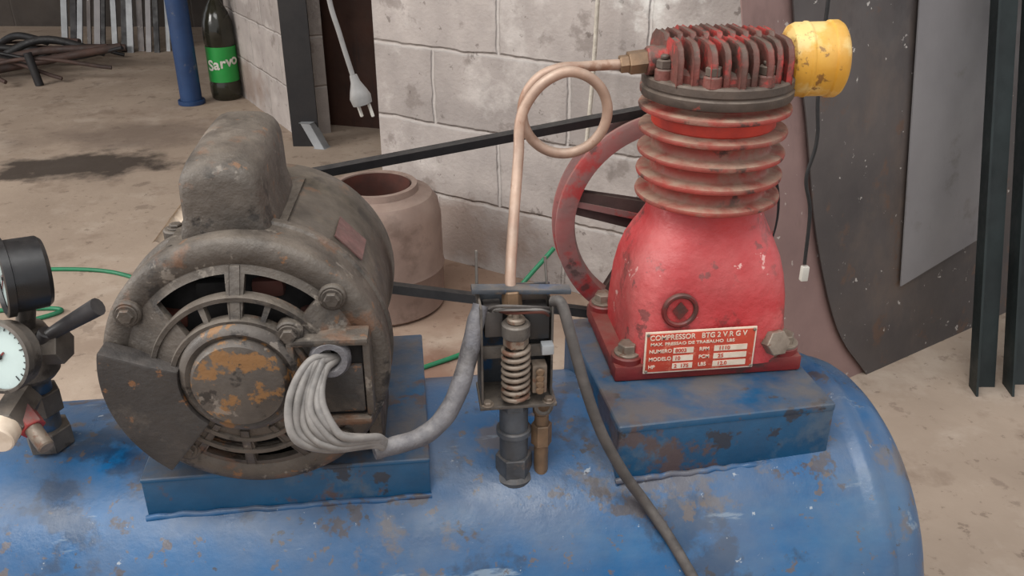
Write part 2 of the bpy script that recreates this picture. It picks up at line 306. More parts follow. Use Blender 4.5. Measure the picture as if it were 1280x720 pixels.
rt=root('blue_pipe_post',bg(-1.48,4.1,0))
cyl('pipe',bg(-1.48,4.1,0),bg(-1.48,4.1,2.6),.048,m_bpipe,rt)
cyl('foot_plate',bg(-1.48,4.1,0),bg(-1.48,4.1,.02),.06,m_bpipe,rt)

# soda bottle
p=bg(-1.345,4.2,0); rt=root('soda_bottle',p)
R=.070
lathe('body',[(.0,.0),(R*.8,0),(R*.95,.012),(R,.04),(R,.075),(R*.95,.085),(R*.95,.25),(R,.26),(R*1.0,.315),(R*.93,.355),(R*.76,.395),(R*.50,.43),(R*.32,.45),(R*.25,.465),(0,.465)],p,(0,0,1),m_bottle,rt,48,cap=False)
lathe('label',[(R*.975,.088),(R*.975,.247)],p,(0,0,1),m_label,rt,48,cap=False)
cyl('cap',p+V((0,0,.465)),p+V((0,0,.492)),R*.28,m_label,rt)
d=(V((0,0,0))-p); d.z=0; d.normalize(); ang=math.atan2(d.y,d.x)+math.pi/2
for k,ch in enumerate('Sarvo'):
    th=ang-math.pi/2+(k-2)*.42
    q=p+V((math.cos(th),math.sin(th),0))*R*1.0+V((0,0,.175+.006*(k-2)))
    text('label_letter_%d'%k,ch,q,(math.pi/2,0,th+math.pi/2),.066,m_white,rt,'CENTER',off=.0018)

# clay-coloured drum by the wall
p=bg(-.335,2.08,0); rt=root('plastic_drum',p)
R=.160
lathe('shell',[(0,.004),(R*.93,.0),(R,.01),(R*1.0,.1),(R*1.02,.11),(R*1.0,.12),(R*.99,.24),(R*.95,.275),(R*.86,.295),(R*.66,.305),(R*.64,.32),(R*.56,.32),(R*.54,.29),(R*.54,.15),(0,.15)],p,(0,0,1),m_drum,rt,64,cap=False)
lathe('dark_inside',[(R*.535,.318),(R*.535,.16),(0,.155)],p,(0,0,1),m_drumin,rt,48,cap=False)

rt=root('green_cord',bg(-.4,2,0))
tube('cord',[bg(-1.9,2.35,.006),bg(-1.5,2.26,.006),bg(-1.1,2.24,.006),bg(-.8,2.0,.006),bg(-.55,1.75,.006),bg(-.3,1.70,.006),bg(-.16,1.76,.006),bg(-.06,1.84,.02),bg(.0,1.9,.10),bg(.10,1.96,.20)],.0055,m_green,rt)
tube('cord_loop',[bg(-1.5,1.75,.006),bg(-1.2,1.95,.006),bg(-1.15,2.02,.006),bg(-1.35,2.0,.006),bg(-1.7,1.9,.006)],.0055,m_green,rt)
rt=root('rusty_floor_plate',bg(-.1,1.62,0))
prism('plate',[bg(-.22,1.5,.001),bg(-.02,1.48,.001),bg(.02,1.62,.001),bg(-.14,1.66,.001)],(0,0,.012),m_drumin,rt)

# sheets leaning on the right
n2=V((.546,-.838)); dr=V((.838,.546)); b0=V((.79,1.715))
def shp(s,z,o=0):
    q=b0+dr*s-n2*(.13*z)+n2*o
    return bg(q.x,q.y,z)
rt=root('steel_sheet_stack',bg(.8,1.74,0))
left=catmull([(-.325,1.28,0),(-.285,.83,0),(-.235,.6,0),(-.19,.36,0),(-.11,.14,0),(0,0,0)],5)
thk=bg(n2.x*.003,n2.y*.003)
prism('dark_sheet',[shp(v.x,max(0,v.y)) for v in left]+[shp(.75,0),shp(.75,1.28)],thk,m_dsheet,rt)
prism('light_sheet',[shp(.085,.19,.010),shp(.372,.235,.010),shp(.35,1.28,.010),shp(.06,1.28,.010)],thk,m_lsheet,rt)
prism('pink_sheet',[shp(-.30,0,-.012),shp(.02,0,-.012),shp(.02,1.28,-.012),shp(-.44,1.28,-.012),shp(-.40,.83,-.012),shp(-.35,.4,-.012)],thk,m_pink,rt)
def anglebar(name,p,q,w,rt):
    p=V(p); q=V(q); u=bg(1,0).normalized(); v=bg(.1,1).normalized()
    t=.005
    prism(name+'_face',[p,p+u*w,p+u*w+v*t,p+v*t],q-p,m_bar,rt)
    prism(name+'_leg',[p,p+u*t,p+u*t-v*w*.7,p-v*w*.7],q-p,m_bar,rt)
rt=root('steel_angle_bar',bg(1.03,1.64,0)); anglebar('bar',bg(.997,1.66,0),bg(.965,1.955,1.0),.055,rt)
rt=root('steel_angle_bar.001',bg(1.12,1.66,0)); anglebar('bar',bg(1.075,1.67,0),bg(1.045,1.99,1.0),.07,rt)

a=bg(-.9,1.62,2.5); b=bg(2.6,1.62,2.5)
rt=root('roof_beam',bg(.3,1.62,2.5))
prism('beam',[a,b,b+V((0,.06,0)),a+V((0,.06,0))],(0,0,.12),m_bpost,rt)
rt=root('power_plug_cable',bg(-.25,1.45,.69))
tube('cord',[bg(-.25,1.60,2.5),bg(-.29,1.50,1.6),bg(-.288,1.455,1.0),bg(-.284,1.44,.86),bg(-.270,1.438,.79),bg(-.253,1.437,.720)],.0040,m_plug,rt,n=12)
lathe('plug_body',[(.0,0),(.006,0),(.008,.012),(.014,.026),(.0175,.036),(.016,.048),(.0,.048)],bg(-.254,1.437,.728),bg(.25,0,-1),m_plug,rt,24,cap=False)
for k in (-1,1):
    e=bg(-.2415+k*.009,1.437,.682); cyl('pin_%d'%(k+1),e,e+bg(.006,0,-.022),.0028,m_white,rt,12)
rt=root('hanging_sensor_wire',bg(.57,1.45,.4))
tube('wire',[bg(.50,1.60,2.5),bg(.488,1.46,1.2),bg(.495,1.45,.75),bg(.508,1.45,.62),bg(.500,1.45,.55),bg(.515,1.45,.49),bg(.520,1.45,.390)],.0032,m_black,rt)
box('connector',bg(.522,1.45,.372),(.013,.011,.028),m_white,rt,.002)
rt=root('hanging_rope',bg(.19,2.0,.5))
tube('rope',[bg(.19,1.66,2.5),bg(.195,2.0,1.1),bg(.19,2.04,.85),bg(.185,2.05,.6),bg(.175,2.05,.42),bg(.17,2.05,.35)],.005,m_rope,rt)

# clutter in the far left
rt=root('steel_profile_bundle',bg(-2.4,5.4,0))
for k in range(13):
    r0=-2.62+k*.050+random.uniform(-.01,.01); z=random.uniform(1.4,2.0)
    w=random.choice((.022,.03,.035)); mt=(m_palegrey,m_bpost,m_palegrey,m_dsheet,m_lsheet,m_bpost)[k%6]
    a=bg(r0,5.3-.02*(k%3),0); b=bg(r0+random.uniform(-.05,.03),6.0,z)
    u=bg(w,0)
    prism('profile_%d'%k,[a,a+u,a+u+V((0,.02,0)),a+V((0,.02,0))],b-a,mt,rt)
rt=root('scrap_rod_pile',bg(-2.7,4.6,0))
for k in range(20):
    c=V((random.uniform(-3.1,-2.25),random.uniform(4.4,5.2))); an=random.uniform(-.9,.9); l=random.uniform(.2,.45)
    z=.02+random.uniform(0,.06)
    p1=bg(c.x-l*math.cos(an),c.y-l*math.sin(an)*.5,.015); p2=bg(c.x,c.y,z+random.uniform(0,.08)); p3=bg(c.x+l*math.cos(an),c.y+l*math.sin(an)*.5,.015+random.uniform(0,.12))
    tube('rod_%d'%k,[p1,p2,p3],random.choice((.010,.014,.02)),random.choice((m_black,m_rust_rod,m_bpost,m_rust_rod)),rt,n=8,seg=8)
for k in range(3):
    pts=[bg(-2.75+(.30+.03*k)*math.cos(t),4.95+(.22+.02*k)*math.sin(t),.03+.02*k) for t in [i*math.pi/8 for i in range(16)]]
    tube('coil_%d'%k,pts,.008,m_rust_rod,rt,closed=True,n=3,seg=6)
cyl('upright_stub',bg(-2.35,4.45,0),bg(-2.38,4.46,.16),.02,m_bpost,rt)

# ================================================================ AIR TANK
TY,TZ,TR=.87,.257,.22
rt=root('air_receiver_tank',(0,TY,TZ))
prof=[(0,-.80)]
for k in range(1,13):
    t=math.pi/2*k/12; prof.append((TR*math.sin(t),-.69-.11*math.cos(t)))
prof+=[(TR,-.4),(TR,0),(TR,.3),(TR,.470)]
prof+=[(TR+.0015,.476),(TR+.005,.481),(TR+.006,.487),(TR+.005,.493),(TR+.0005,.499)]
for k in range(0,15):
    t=math.pi/2*(1-k/14); prof.append((TR*math.sin(t)*.997,.502+.088*math.cos(t)))
prof[-1]=(0,.59)
lathe('shell',prof,(0,TY,TZ),(1,0,0),m_tank,rt,128,cap=False,sharp=60)
for i,x in enumerate((-.55,.38)):
    for j,s in enumerate((-1,1)):
        prism('leg_%d_%d'%(i,j),[(x-.03,TY+s*.09,0),(x+.03,TY+s*.09,0),(x+.03,TY+s*.10,0),(x-.03,TY+s*.10,0)],(0,0,.075),m_blue2,rt)
        box('foot_%d_%d'%(i,j),(x,TY+s*.11,.005),(.07,.06,.01),m_blue2,rt)
def saddle(nm,x0,x1,y0,y1,zt,yaw=0,th=.006):
    t=.006; out=[]
    out.append(box(nm+'_top',((x0+x1)/2,(y0+y1)/2,zt-th/2),(x1-x0,y1-y0,th),m_blue2,rt,.0035,seg=3))
    def zs(y): return TZ+math.sqrt(max(0,TR*TR-(y-TY)**2))-.006
    for k,y in enumerate((y0+.001,y1-t-.001)):
        out.append(box(nm+'_skirt_%d'%k,((x0+x1)/2,y+t/2,(zt-.003+zs(y+t/2))/2),(x1-x0-.002,t,zt-.003-zs(y+t/2)+.002),m_blue2,rt,.002))
        pts=[(x0+(x1-x0)*i/24,y+(-.001 if k==0 else t+.001)+random.uniform(-.001,.001),zs(y)+.004+random.uniform(-.0012,.0012)) for i in range(25)]
        out.append(tube(nm+'_weld_%d'%k,pts,.0038,m_tank,rt,n=3,seg=8))
    for k,x in enumerate((x0+.001,x1-t-.001)):
        ys=[y0+.006+(y1-y0-.012)*i/12 for i in range(13)]
        out.append(prism(nm+'_side_%d'%k,[(x,y0+.006,zt-.005),(x,y1-.006,zt-.005)]+[(x,y,min(zs(y),zt-.006)) for y in ys[::-1]],(t,0,0),m_blue2,rt))
    if yaw:
        c=V(((x0+x1)/2,(y0+y1)/2,0)); M=Matrix.Translation(c)@Matrix.Rotation(yaw,4,'Z')@Matrix.Translation(-c)
        for o in out: o.data.transform(M)
saddle('motor_saddle',-.280,.008,.754,1.02,.490)
saddle('pump_saddle',.196,.440,.758,1.0,.514,math.radians(3.5),.010)
# ================================================================ PUMP
PX,PY=.335,.927
rt=root('compressor_pump',(PX,PY,.514))
box('base_flange',(.327,.917,.524),(.218,.162,.019),m_redd,rt,.004)
for i,(x,y) in enumerate(((.236,.855),(.418,.855),(.236,.982),(.418,.982))):
    cyl('lug_%d'%i,(x,y,.514),(x,y,.541),.018,m_redd,rt)
    bolt('lug_bolt_%d'%i,(x,y,.541),(0,0,1),.011 if i!=1 else .013,m_bolt,rt,.01)
CX=.330
loft('crankcase',[(.528,CX,.917,.093,.083,6),(.545,CX,.917,.0925,.082,6),(.57,CX,.918,.0915,.080,5.5),(.60,CX+.001,.920,.090,.0785,5),(.622,CX+.002,.922,.087,.0765,4.4),(.640,CX+.003,.924,.083,.073,3.8),(.655,CX+.004,.926,.077,.069,3.2),(.668,PX,.927,.071,.066,2.7),(.680,PX,.927,.066,.064,2.3),(.698,PX,.927,.065,.065,2)],m_red,rt,n=72)
prof=[(.060,.690)]
for zc in (.705,.7295,.754,.7785,.803):
    rr=.0805 if zc<.80 else .082
    prof+=[(.064,zc-.0085),(.066,zc-.006),(rr-.004,zc-.0040),(rr-.0006,zc-.0024),(rr,zc),(rr-.0006,zc+.0022),(rr-.004,zc+.0036),(.066,zc+.0045),(.064,zc+.007)]
prof+=[(.068,.812),(.068,.816)]
lathe('finned_cylinder',[(r,z-.68) for r,z in prof],(PX,PY,.68),(0,0,1),m_ring,rt,96,sharp=50)
lathe('barrel_paint_band',[(.0645,.800-.68),(.0670,.797-.68),(.0670,.785-.68),(.0645,.782-.68)],(PX,PY,.68),(0,0,1),m_barrel,rt,64,cap=False)
lathe('cylinder_top_flange',[(.07,0),(.080,.001),(.0815,.004),(.0815,.010),(.079,.012),(.079,.013),(.0805,.0145),(.0805,.022),(.078,.024),(0,.024)],(PX,PY,.814),(0,0,1),m_headp,rt,96,cap=False)
for k in range(9):
    x=PX-.058+k*.0143
    hh=math.sqrt(max(0,.079**2-(x-PX)**2))
    f=hh*.98 if k%2==0 else hh*.90
    zb,zt=.836,.878
    pr=[(-f,zb),(-f,zt-.016),(-f+.005,zt-.006),(-f+.014,zt-.001),(-f+.03,zt),(-.015,zt),(-.010,zt-.006),(.0,zt-.006),(.005,zt),(f-.02,zt),(f-.006,zt-.008),(f,zt-.02),(f,zb)]
    prism('head_fin_%d'%k,[(x-.0032,PY+a,b) for a,b in pr],(.0064,0,0),m_head,rt,.0014)
lathe('head_core',[(0,0),(.070,0),(.070,.010),(.064,.014),(0,.014)],(PX,PY,.836),(0,0,1),m_head,rt,48,cap=False)
for i,t in enumerate((200,247,293,340,20,70,110,160)):
    t=math.radians(t); x=PX+.0705*math.cos(t); y=PY+.0705*math.sin(t)
    cyl('stud_boss_%d'%i,(x,y,.836),(x,y,.849),.0095,m_head,rt,20)
    hexn('head_nut_%d'%i,(x,y,.849),(x,y,.858),.0085,m_headp,rt)
    cyl('head_stud_%d'%i,(x,y,.858),(x,y,.863),.0045,m_headp,rt,12)
cyl('outlet_port',(.282,PY-.005,.853),(.254,PY-.005,.853),.015,m_head,rt)
hexn('outlet_nut',(.256,PY-.005,.853),(.235,PY-.006,.851),.0125,m_brass,rt)
hexn('outlet_nut_small',(.236,PY-.006,.851),(.226,PY-.006,.850),.0095,m_brass,rt)
cyl('intake_neck',(.38,PY,.848),(.4065,PY,.848),.016,m_yellow,rt)
# flywheel
FX,FY,FZ,FR=.335,1.075,.612,.148
lathe('flywheel_rim',[(FR-.024,-.017),(FR-.006,-.019),(FR,-.017),(FR,-.011),(FR-.010,-.005),(FR-.010,.005),(FR,.011),(FR,.017),(FR-.024,.017),(FR-.028,.0),(FR-.024,-.017)],(FX,FY,FZ),(0,1,0),m_rim,rt,96,cap=False,sharp=30)
lathe('flywheel_hub',[(0,-.03),(.022,-.03),(.03,-.022),(.032,.02),(0,.02)],(FX,FY,FZ),(0,1,0),m_rim,rt,40,cap=False)
for k in range(5):
    t=math.radians(166+72*k); d=V((math.cos(t),0,math.sin(t))); u=V((-d.z,0,d.x))
    c=V((FX,FY-.008,FZ)); a=c+d*.02; b=c+d*(FR-.018)
    prism('flywheel_spoke_%d'%k,[a-u*.017,b-u*.011,b+u*.011,a+u*.017],(0,.014,0),m_spoke,rt,.004)
    prism('spoke_web_%d'%k,[a-u*.003+V((0,-.008,0)),b-u*.003+V((0,-.004,0)),b+u*.003+V((0,-.004,0)),a+u*.003+V((0,-.008,0))],(0,.012,0),m_rim,rt,.001)
cyl('crankshaft',(FX,.985,FZ),(FX,FY-.02,FZ),.014,m_steel,rt)
cyl('bearing_cover',(FX,.985,FZ),(FX,1.015,FZ),.045,m_red,rt)
# badge: plain stand-in mark
yb=.8415
lathe('badge_ring',[(.0150,0),(.0150,.003),(.0165,.0045),(.019,.0045),(.0205,.003),(.0205,0)],(.288,yb,.599),(0,-1,0),m_redd,rt,48,cap=False)
lathe('badge_disc',[(0,.0015),(.0155,.0015),(.0155,-.002)],(.288,yb,.599),(0,-1,0),m_red,rt,40,cap=False)
prism('badge_mark',[(.288-.008,yb-.001,.599),(.288,yb-.001,.599-.010),(.288+.008,yb-.001,.599),(.288,yb-.001,.599+.010)],(0,-.0025,0),m_redd,rt,.0008)
# nameplate
px0,px1,pz0,pz1=.249,.3755,.526,.578; yp=.8325
box('nameplate_border',((px0+px1)/2,yp,(pz0+pz1)/2),(px1-px0,.002,pz1-pz0),m_cream,rt,.0006)
box('nameplate_field',((px0+px1)/2,yp-.001,(pz0+pz1)/2),(px1-px0-.004,.0012,pz1-pz0-.004),m_redtag,rt,.0002)
R90=(math.pi/2,0,0); yt=yp-.0018
text('plate_title','COMPRESSOR   BTG 2 V R G V',(px0+.005,yt,pz1-.0070),R90,.0088,m_cream,rt,sx=.93,off=.00012)
text('plate_sub','MAX. PRESSAO DE TRABALHO  LBS',(px0+.006,yt,pz1-.0150),R90,.0050,m_cream,rt,sx=1.22,off=.0001)
rows=[('NUMERO','8003','RPM','1110'),('MODELO','10','PCM','25'),('HP','2  175','LBS','12.0')]
for k,rw in enumerate(rows):
    z=pz1-.0240-k*.0098
    text('plate_a%d'%k,rw[0],(px0+.005,yt,z),R90,.0062,m_cream,rt,off=.0001)
    box('plate_field_a%d'%k,(px0+.044,yt,z),(.023,.0006,.0068),m_cream,rt,0)
    text('plate_b%d'%k,rw[1],(px0+.0345,yt-.0005,z),R90,.0066,m_redtag,rt,off=.0001)
    text('plate_c%d'%k,rw[2],(px0+.062,yt,z),R90,.0062,m_cream,rt,off=.0001)
    box('plate_field_b%d'%k,(px0+.098,yt,z),(.038,.0006,.0068),m_cream,rt,0)
    text('plate_d%d'%k,rw[3],(px0+.084,yt-.0005,z),R90,.0066,m_redtag,rt,off=.0001)
for i,(x,z) in enumerate(((px0+.003,pz0+.003),(px1-.003,pz0+.003),(px0+.003,pz1-.003),(px1-.003,pz1-.003))):
    cyl('plate_rivet_%d'%i,(x,yp-.001,z),(x,yp-.003,z),.0018,m_bolt,rt,12,bevel=.0006)
bolt('oil_plug',(.398,.846,.551),(.2,-1,.3),.0150,m_bolt,rt,.016)
cyl('oil_plug_boss',(.394,.865,.545),(.398,.846,.551),.019,m_redd,rt)

rt=root('intake_air_filter',(.44,PY,.848))
lathe('canister',[(0,.0),(.028,.0),(.036,.004),(.0388,.010),(.0388,.044),(.0405,.046),(.0405,.054),(.038,.058),(.033,.061),(.0,.063)],(.407,PY,.849),(1,-.12,.02),m_yellow,rt,64,cap=False)
lathe('band',[(.0385,.018),(.0398,.020),(.0398,.022),(.0385,.024)],(.407,PY,.849),(1,-.12,.02),m_yellow,rt,64,cap=False)

# drive belt
rt=root('drive_belt',(.1,1.075,.62))
c1=V((-.135,.622)); r1=.066; c2=V((FX,FZ)); r2=FR+.001
d=c2-c1; D=d.length; base=math.atan2(d.y,d.x); al=math.acos((r1-r2)/D)
pts=[]
for k in range(25):
    t=base+al+(2*math.pi-2*al)*k/24; pts.append(c1+V((math.cos(t),math.sin(t)))*r1)
for k in range(41):
    t=base-al+(2*al)*k/40; pts.append(c2+V((math.cos(t),math.sin(t)))*r2)
bm=bmesh.new(); rings=[]; n=len(pts)
for i,p in enumerate(pts):
    t=(pts[(i+1)%n]-pts[i-1]).normalized(); o=V((t.y,-t.x))
    q=[(p+o*.006,-.009),(p+o*.006,.009),(p-o*.005,.006),(p-o*.005,-.006)]
    rings.append([bm.verts.new((a.x,1.075+y,a.y)) for a,y in q])
for i in range(n):
    A=rings[i]; B=rings[(i+1)%n]
    for k in range(4): bm.faces.new((A[k],A[(k+1)%4],B[(k+1)%4],B[k]))
fin(bm,'belt',m_black,rt)

# copper delivery tube with a coil
rt=root('copper_delivery_pipe',(.14,.88,.75))
cx,cz,cr=.166,.806,.044
pts=[(.227,.921,.850),(.205,.919,.850),(.185,.915,.850)]
for k in range(0,13):
    t=math.radians(95+360*k/12*1.0)
    pts.append((cx+cr*math.cos(t),.912-.020*k/12,cz+cr*math.sin(t)))
pts+=[(cx-.030,.889,cz+.030),(cx-.048,.884,cz+.002),(.113,.868,.770),(.104,.832,.72),(.096,.795,.675),(.095,.782,.655)]
tube('tube',pts,.0055,m_copper,rt,seg=16,n=8)

# ================================================================ MOTOR
MX,MZ=-.149,.619
rt=root('electric_motor',(MX,.86,MZ))
c=(MX,.735,MZ)
lathe('front_bell',[(.102,.004),(.108,.0),(.119,-.001),(.1255,.001),(.1295,.0045),(.1305,.009),(.1305,.022),(.1285,.025),(.1285,.046),(.1310,.048),(.1310,.056),(.128,.059),(.1235,.062),(.1235,.066)],c,(0,1,0),m_motor,rt,96,cap=False,sharp=50)
lathe('stator_shell',[(.1235,.060),(.1205,.066),(.1205,.195),(.1225,.198),(.1235,.204),(.1235,.232),(.121,.240),(.109,.256),(.092,.268),(.05,.276),(0,.277)],c,(0,1,0),m_shell,rt,96,cap=False,sharp=50)
dome=lambda r: .026*max(0,min(1,(.108-r)/.055))**.8
re=[.0,.02,.035,.046,.052,.059,.064,.071,.078,.083,.092,.100,.106,.112]
def solid(r,t):
    t=t%360
    row=1 if .083<r<.100 else 2 if .064<r<.078 else 3 if .052<r<.059 else 0
    if not row: return True
    up={1:[(46,84),(94,134)],2:[(48,66),(70,84),(94,110),(114,132)],3:[(56,84),(94,124)]}[row]
    dn={1:[(240,262),(268,292),(298,312)],2:[(240,262),(270,290),(298,314)],3:[]}[row]
    return not any(a<t<b for a,b in up+dn)
polar('front_grille',(MX,.737,MZ),re,solid,dome,m_motor,rt,th=.009,nt=180)
lathe('interior_shade_disc',[(0,.03),(.12,.03),(.12,.028)],c,(0,1,0),m_dark,rt,48,cap=False)  # near-black disc paints the shade behind the grille slots
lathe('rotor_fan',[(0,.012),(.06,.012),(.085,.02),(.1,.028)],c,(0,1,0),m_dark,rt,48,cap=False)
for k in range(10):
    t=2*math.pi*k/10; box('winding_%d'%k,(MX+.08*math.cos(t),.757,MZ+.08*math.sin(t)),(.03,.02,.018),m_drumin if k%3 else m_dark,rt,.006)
for k,(t,w_) in enumerate(((89,.0045),(265,.004),(237,.003),(295,.003))):
    t=math.radians(t); d=V((math.cos(t),0,math.sin(t))); u=V((-d.z,0,d.x))*w_; cc=V((MX,.737,MZ))
    a=cc+d*.05+V((0,-.029,0)); b=cc+d*.078+V((0,-.017,0)); e=cc+d*.106+V((0,-.003,0))
    prism('face_rib_%d'%k,[a-u,b-u,e-u,e-u+V((0,.012,0)),a-u+V((0,.012,0))],u*2,m_motor,rt,.001)
for k,r_ in enumerate((.0805,.0615)):
    lathe('face_ring_%d'%k,[(r_-.003,0),(r_-.002,-.003),(r_+.002,-.003),(r_+.003,0),(r_+.003,.004),(r_-.003,.004)],(MX,.737-dome(r_),MZ),(0,1,0),m_motor,rt,96,cap=False)
lathe('hub',[(.056,0),(.055,.006),(.052,.011),(.048,.013),(.0455,.011),(.0435,.010),(.0425,.016),(.040,.020),(.02,.0225),(0,.023)],(MX,.717,MZ+.006),(0,-1,0),m_rustcap,rt,64,cap=False,sharp=40)
polar('inspection_cover',(MX,.737,MZ+.006),[.054,.06,.075,.09,.105,.118,.125],lambda r,t:True,lambda r:.034-.14*max(0,r-.07),m_motor_dk,rt,th=.024,nt=40,t0=166,t1=232,bevel=.002)
bx,bz=MX+.080,MZ-.001
box('terminal_shade_panel',(bx,.724,bz),(.066,.012,.084),m_dark,rt,.004)  # solid panel; the shade of a recess is put into its colour
for nm,cc,ss in (('l',(bx-.034,.720,bz),(.007,.028,.088)),('r',(bx+.032,.726,bz),(.007,.028,.078)),('t',(bx-.001,.720,bz+.042),(.072,.028,.007)),('b',(bx-.001,.722,bz-.043),(.068,.028,.007))):
    box('terminal_frame_'+nm,cc,ss,m_motor,rt,.003)
box('terminal_board',(bx+.008,.716,bz-.01),(.040,.006,.05),m_motor_dk,rt,.003)
lathe('cable_grommet',[(.008,0),(.018,0),(.019,.008),(.016,.014),(.011,.014),(.009,.006)],(bx+.000,.718,bz+.024),(0,-1,.1),m_sleeve,rt,32,cap=False)
for i,(x,z) in enumerate(((-.096,.064),(.084,.074),(.046,.048),(-.066,-.082),(.080,-.080))):
    yy=.729 if i!=2 else .712
    bolt('face_screw_%d'%i,(MX+x,yy,MZ+z),(0,-1,0),.0072,m_motor,rt,.004)
    cyl('screw_boss_%d'%i,(MX+x,yy+.014,MZ+z),(MX+x,yy,MZ+z),.0125,m_motor,rt)
loft('cradle',[(.490,MX,.87,.105,.09,6),(.498,MX,.87,.105,.09,6),(.500,MX,.87,.09,.09,6),(.53,MX,.87,.08,.088,6)],m_motor,rt)
for s in (-1,1): box('foot_strap_%d'%(s+1),(MX+s*.108,.825,.540),(.014,.10,.095),m_motor,rt,.004)
# capacitor housing (loaf-shaped)
bm=bmesh.new(); secs=[(.764,.024,.032,.056),(.766,.031,.038,.063),(.773,.0355,.041,.069),(.80,.0365,.042,.074),(.86,.0365,.042,.078),(.905,.035,.040,.080),(.924,.029,.034,.072),(.930,.020,.024,.056)]
rings=[]; CXM=MX-.011
for y,hw,hwb,hh in secs:
    hh*=1.08
    ring=[]; base=MZ+.112
    pr=[(-hwb,0),(-hwb*.97,hh*.16),(-hw*1.01,hh*.32),(-hw*1.0,hh*.55)]
    for k in range(13):
        t=math.pi-math.pi*k/12; cth,sth=math.cos(t),math.sin(t)
        pr.append((hw*math.copysign(abs(cth)**.62,cth),hh*.58+hh*.42*abs(sth)**.62))
    pr+=[(hw*1.0,hh*.55),(hw*1.01,hh*.32),(hwb*.97,hh*.16),(hwb,0)]
    rings.append([bm.verts.new((CXM+x,y,base+z)) for x,z in pr])
for A,B in zip(rings,rings[1:]):
    for i in range(len(A)): bm.faces.new((A[i],A[(i+1)%len(A)],B[(i+1)%len(A)],B[i]))
bm.faces.new(rings[0]); bm.faces.new(rings[-1])
fin(bm,'capacitor_housing',m_motor,rt,0,sharp=70)
prism('capacitor_flange',[(CXM-.046,.757,MZ+.110),(CXM+.046,.757,MZ+.110),(CXM+.046,.93,MZ+.110),(CXM-.046,.93,MZ+.110)],(0,0,.009),m_motor,rt,.003)
for i,(x,y) in enumerate(((.052,.79),(-.052,.80))):
    cyl('capacitor_ear_%d'%i,(CXM+x,y,MZ+.104),(CXM+x,y,MZ+.117),.012,m_motor,rt)
    bolt('capacitor_screw_%d'%i,(CXM+x,y,MZ+.117),(0,0,1),.006,m_motor,rt,.003)
t=math.radians(42); nd=V((math.cos(t),0,math.sin(t))); tu=V((-nd.z,0,nd.x))
pc=V((MX,.85,MZ))+nd*.1205
prism('nameplate',[pc-tu*.018+V((0,-.025,0)),pc+tu*.018+V((0,-.025,0)),pc+tu*.018+V((0,.025,0)),pc-tu*.018+V((0,.025,0))],nd*.0015,m_mplate,rt)
t=math.radians(140); nd=V((math.cos(t),0,math.sin(t))); pc=V((MX,.91,MZ))+nd*.121; tu=V((-nd.z,0,nd.x))
prism('peeling_tag',[pc-tu*.02+V((0,-.035,0)),pc+tu*.018+V((0,-.03,0)),pc+tu*.022+V((0,.02,0)),pc-tu*.01+V((0,.03,0))],nd*.012,m_cream,rt,.003)
lathe('pulley',[(0,-.016),(.064,-.016),(.066,-.014),(.060,-.004),(.060,.004),(.066,.014),(.064,.016),(0,.016)],(-.1355,1.075,.623),(0,1,0),m_steel,rt,48,cap=False)
cyl('shaft',(MX+.008,1.0,MZ),(-.1355,1.07,.623),.010,m_steel,rt)
rt.rotation_euler=(0,0,math.radians(-3))

# motor leads and taped sleeve
rt=root('motor_wiring',(-.06,.69,.6))
rnd=random.Random(3)
gx,gz=bx-.008,bz+.022
for k in range(7):
    f=k/6
    ex=.040*(1-f)
    j=lambda s=.003: rnd.uniform(-s,s)
    pts=[(gx+.002+.008*math.cos(k*2.1),.713,gz+.006*math.sin(k*2.1)),
         (gx-.004-ex*.30,.697,gz+.012*(1-f)-.004+j(.002)),
         (gx-.006-ex*.72+j(),.676+j(),gz-.018-.006*f+j()),
         (gx-.002-ex*.78+j(),.664+j(.004),gz-.045+.004*f+j()),
         (gx+.012-ex*.45,.664+j(.004),gz-.066+.012*f+j(.002)),
         (gx+.038-ex*.1,.681,gz-.076+.008*f),
         (-.034,.697,.551+(k%4-1.5)*.0035)]
    tube('lead_%d'%k,pts,.0037,m_wire,rt,seg=10,n=8)
tube('tape_sleeve',[(-.044,.692,.548),(-.030,.697,.549),(.0,.708,.550),(.022,.72,.561),(.038,.733,.583),(.050,.750,.612),(.058,.762,.640),(.064,.77,.655)],.0092,m_sleeve,rt,seg=14,n=8,rf=lambda t:.82+.22*math.sin(t*3.1)+.03*math.sin(t*45))

# power cable to the switch
rt=root('power_cable',(.2,.72,.5))
tube('cable',[(.134,.770,.655),(.142,.762,.655),(.150,.748,.625),(.163,.735,.575),(.180,.728,.525),(.205,.724,.475),(.229,.7225,.437),(.252,.700,.405),(.275,.672,.368),(.30,.652,.325),(.33,.645,.26),(.36,.64,.15),(.40,.62,.02),(.5,.5,.008)],.0058,m_cable,rt,n=10)

# ================================================================ PRESSURE SWITCH / UNLOADER
rt=root('pressure_switch',(.098,.775,.6))
X0,X1,Y0=.062,.136,.765
box('base_plate',(.099,.775,.548),(.078,.05,.004),m_steel,rt,.001)
box('back_plate',(.099,.799,.605),(.074,.003,.115),m_fit,rt,.001)
box('left_cheek',(X0+.001,.776,.603),(.0025,.046,.112),m_steel,rt,.001)
box('right_cheek',(X1-.002,.782,.600),(.0025,.036,.105),m_steel,rt,.001)
box('cross_bar',(.099,.768,.603),(.072,.004,.014),m_steel,rt,.0015)
box('top_lever',(.105,.782,.664),(.098,.014,.005),m_fit,rt,.001,rot=(0,.06,0))
box('contact_block',(.118,.778,.632),(.026,.03,.03),m_blackpl,rt,.002)
box('contact_block_left',(.076,.780,.635),(.018,.03,.028),m_cable,rt,.002)
hel=[(.0965+.0125*math.cos(t),.755+.0125*math.sin(t),.555+.060*t/(2*math.pi*8)) for t in [i*2*math.pi/12 for i in range(97)]]
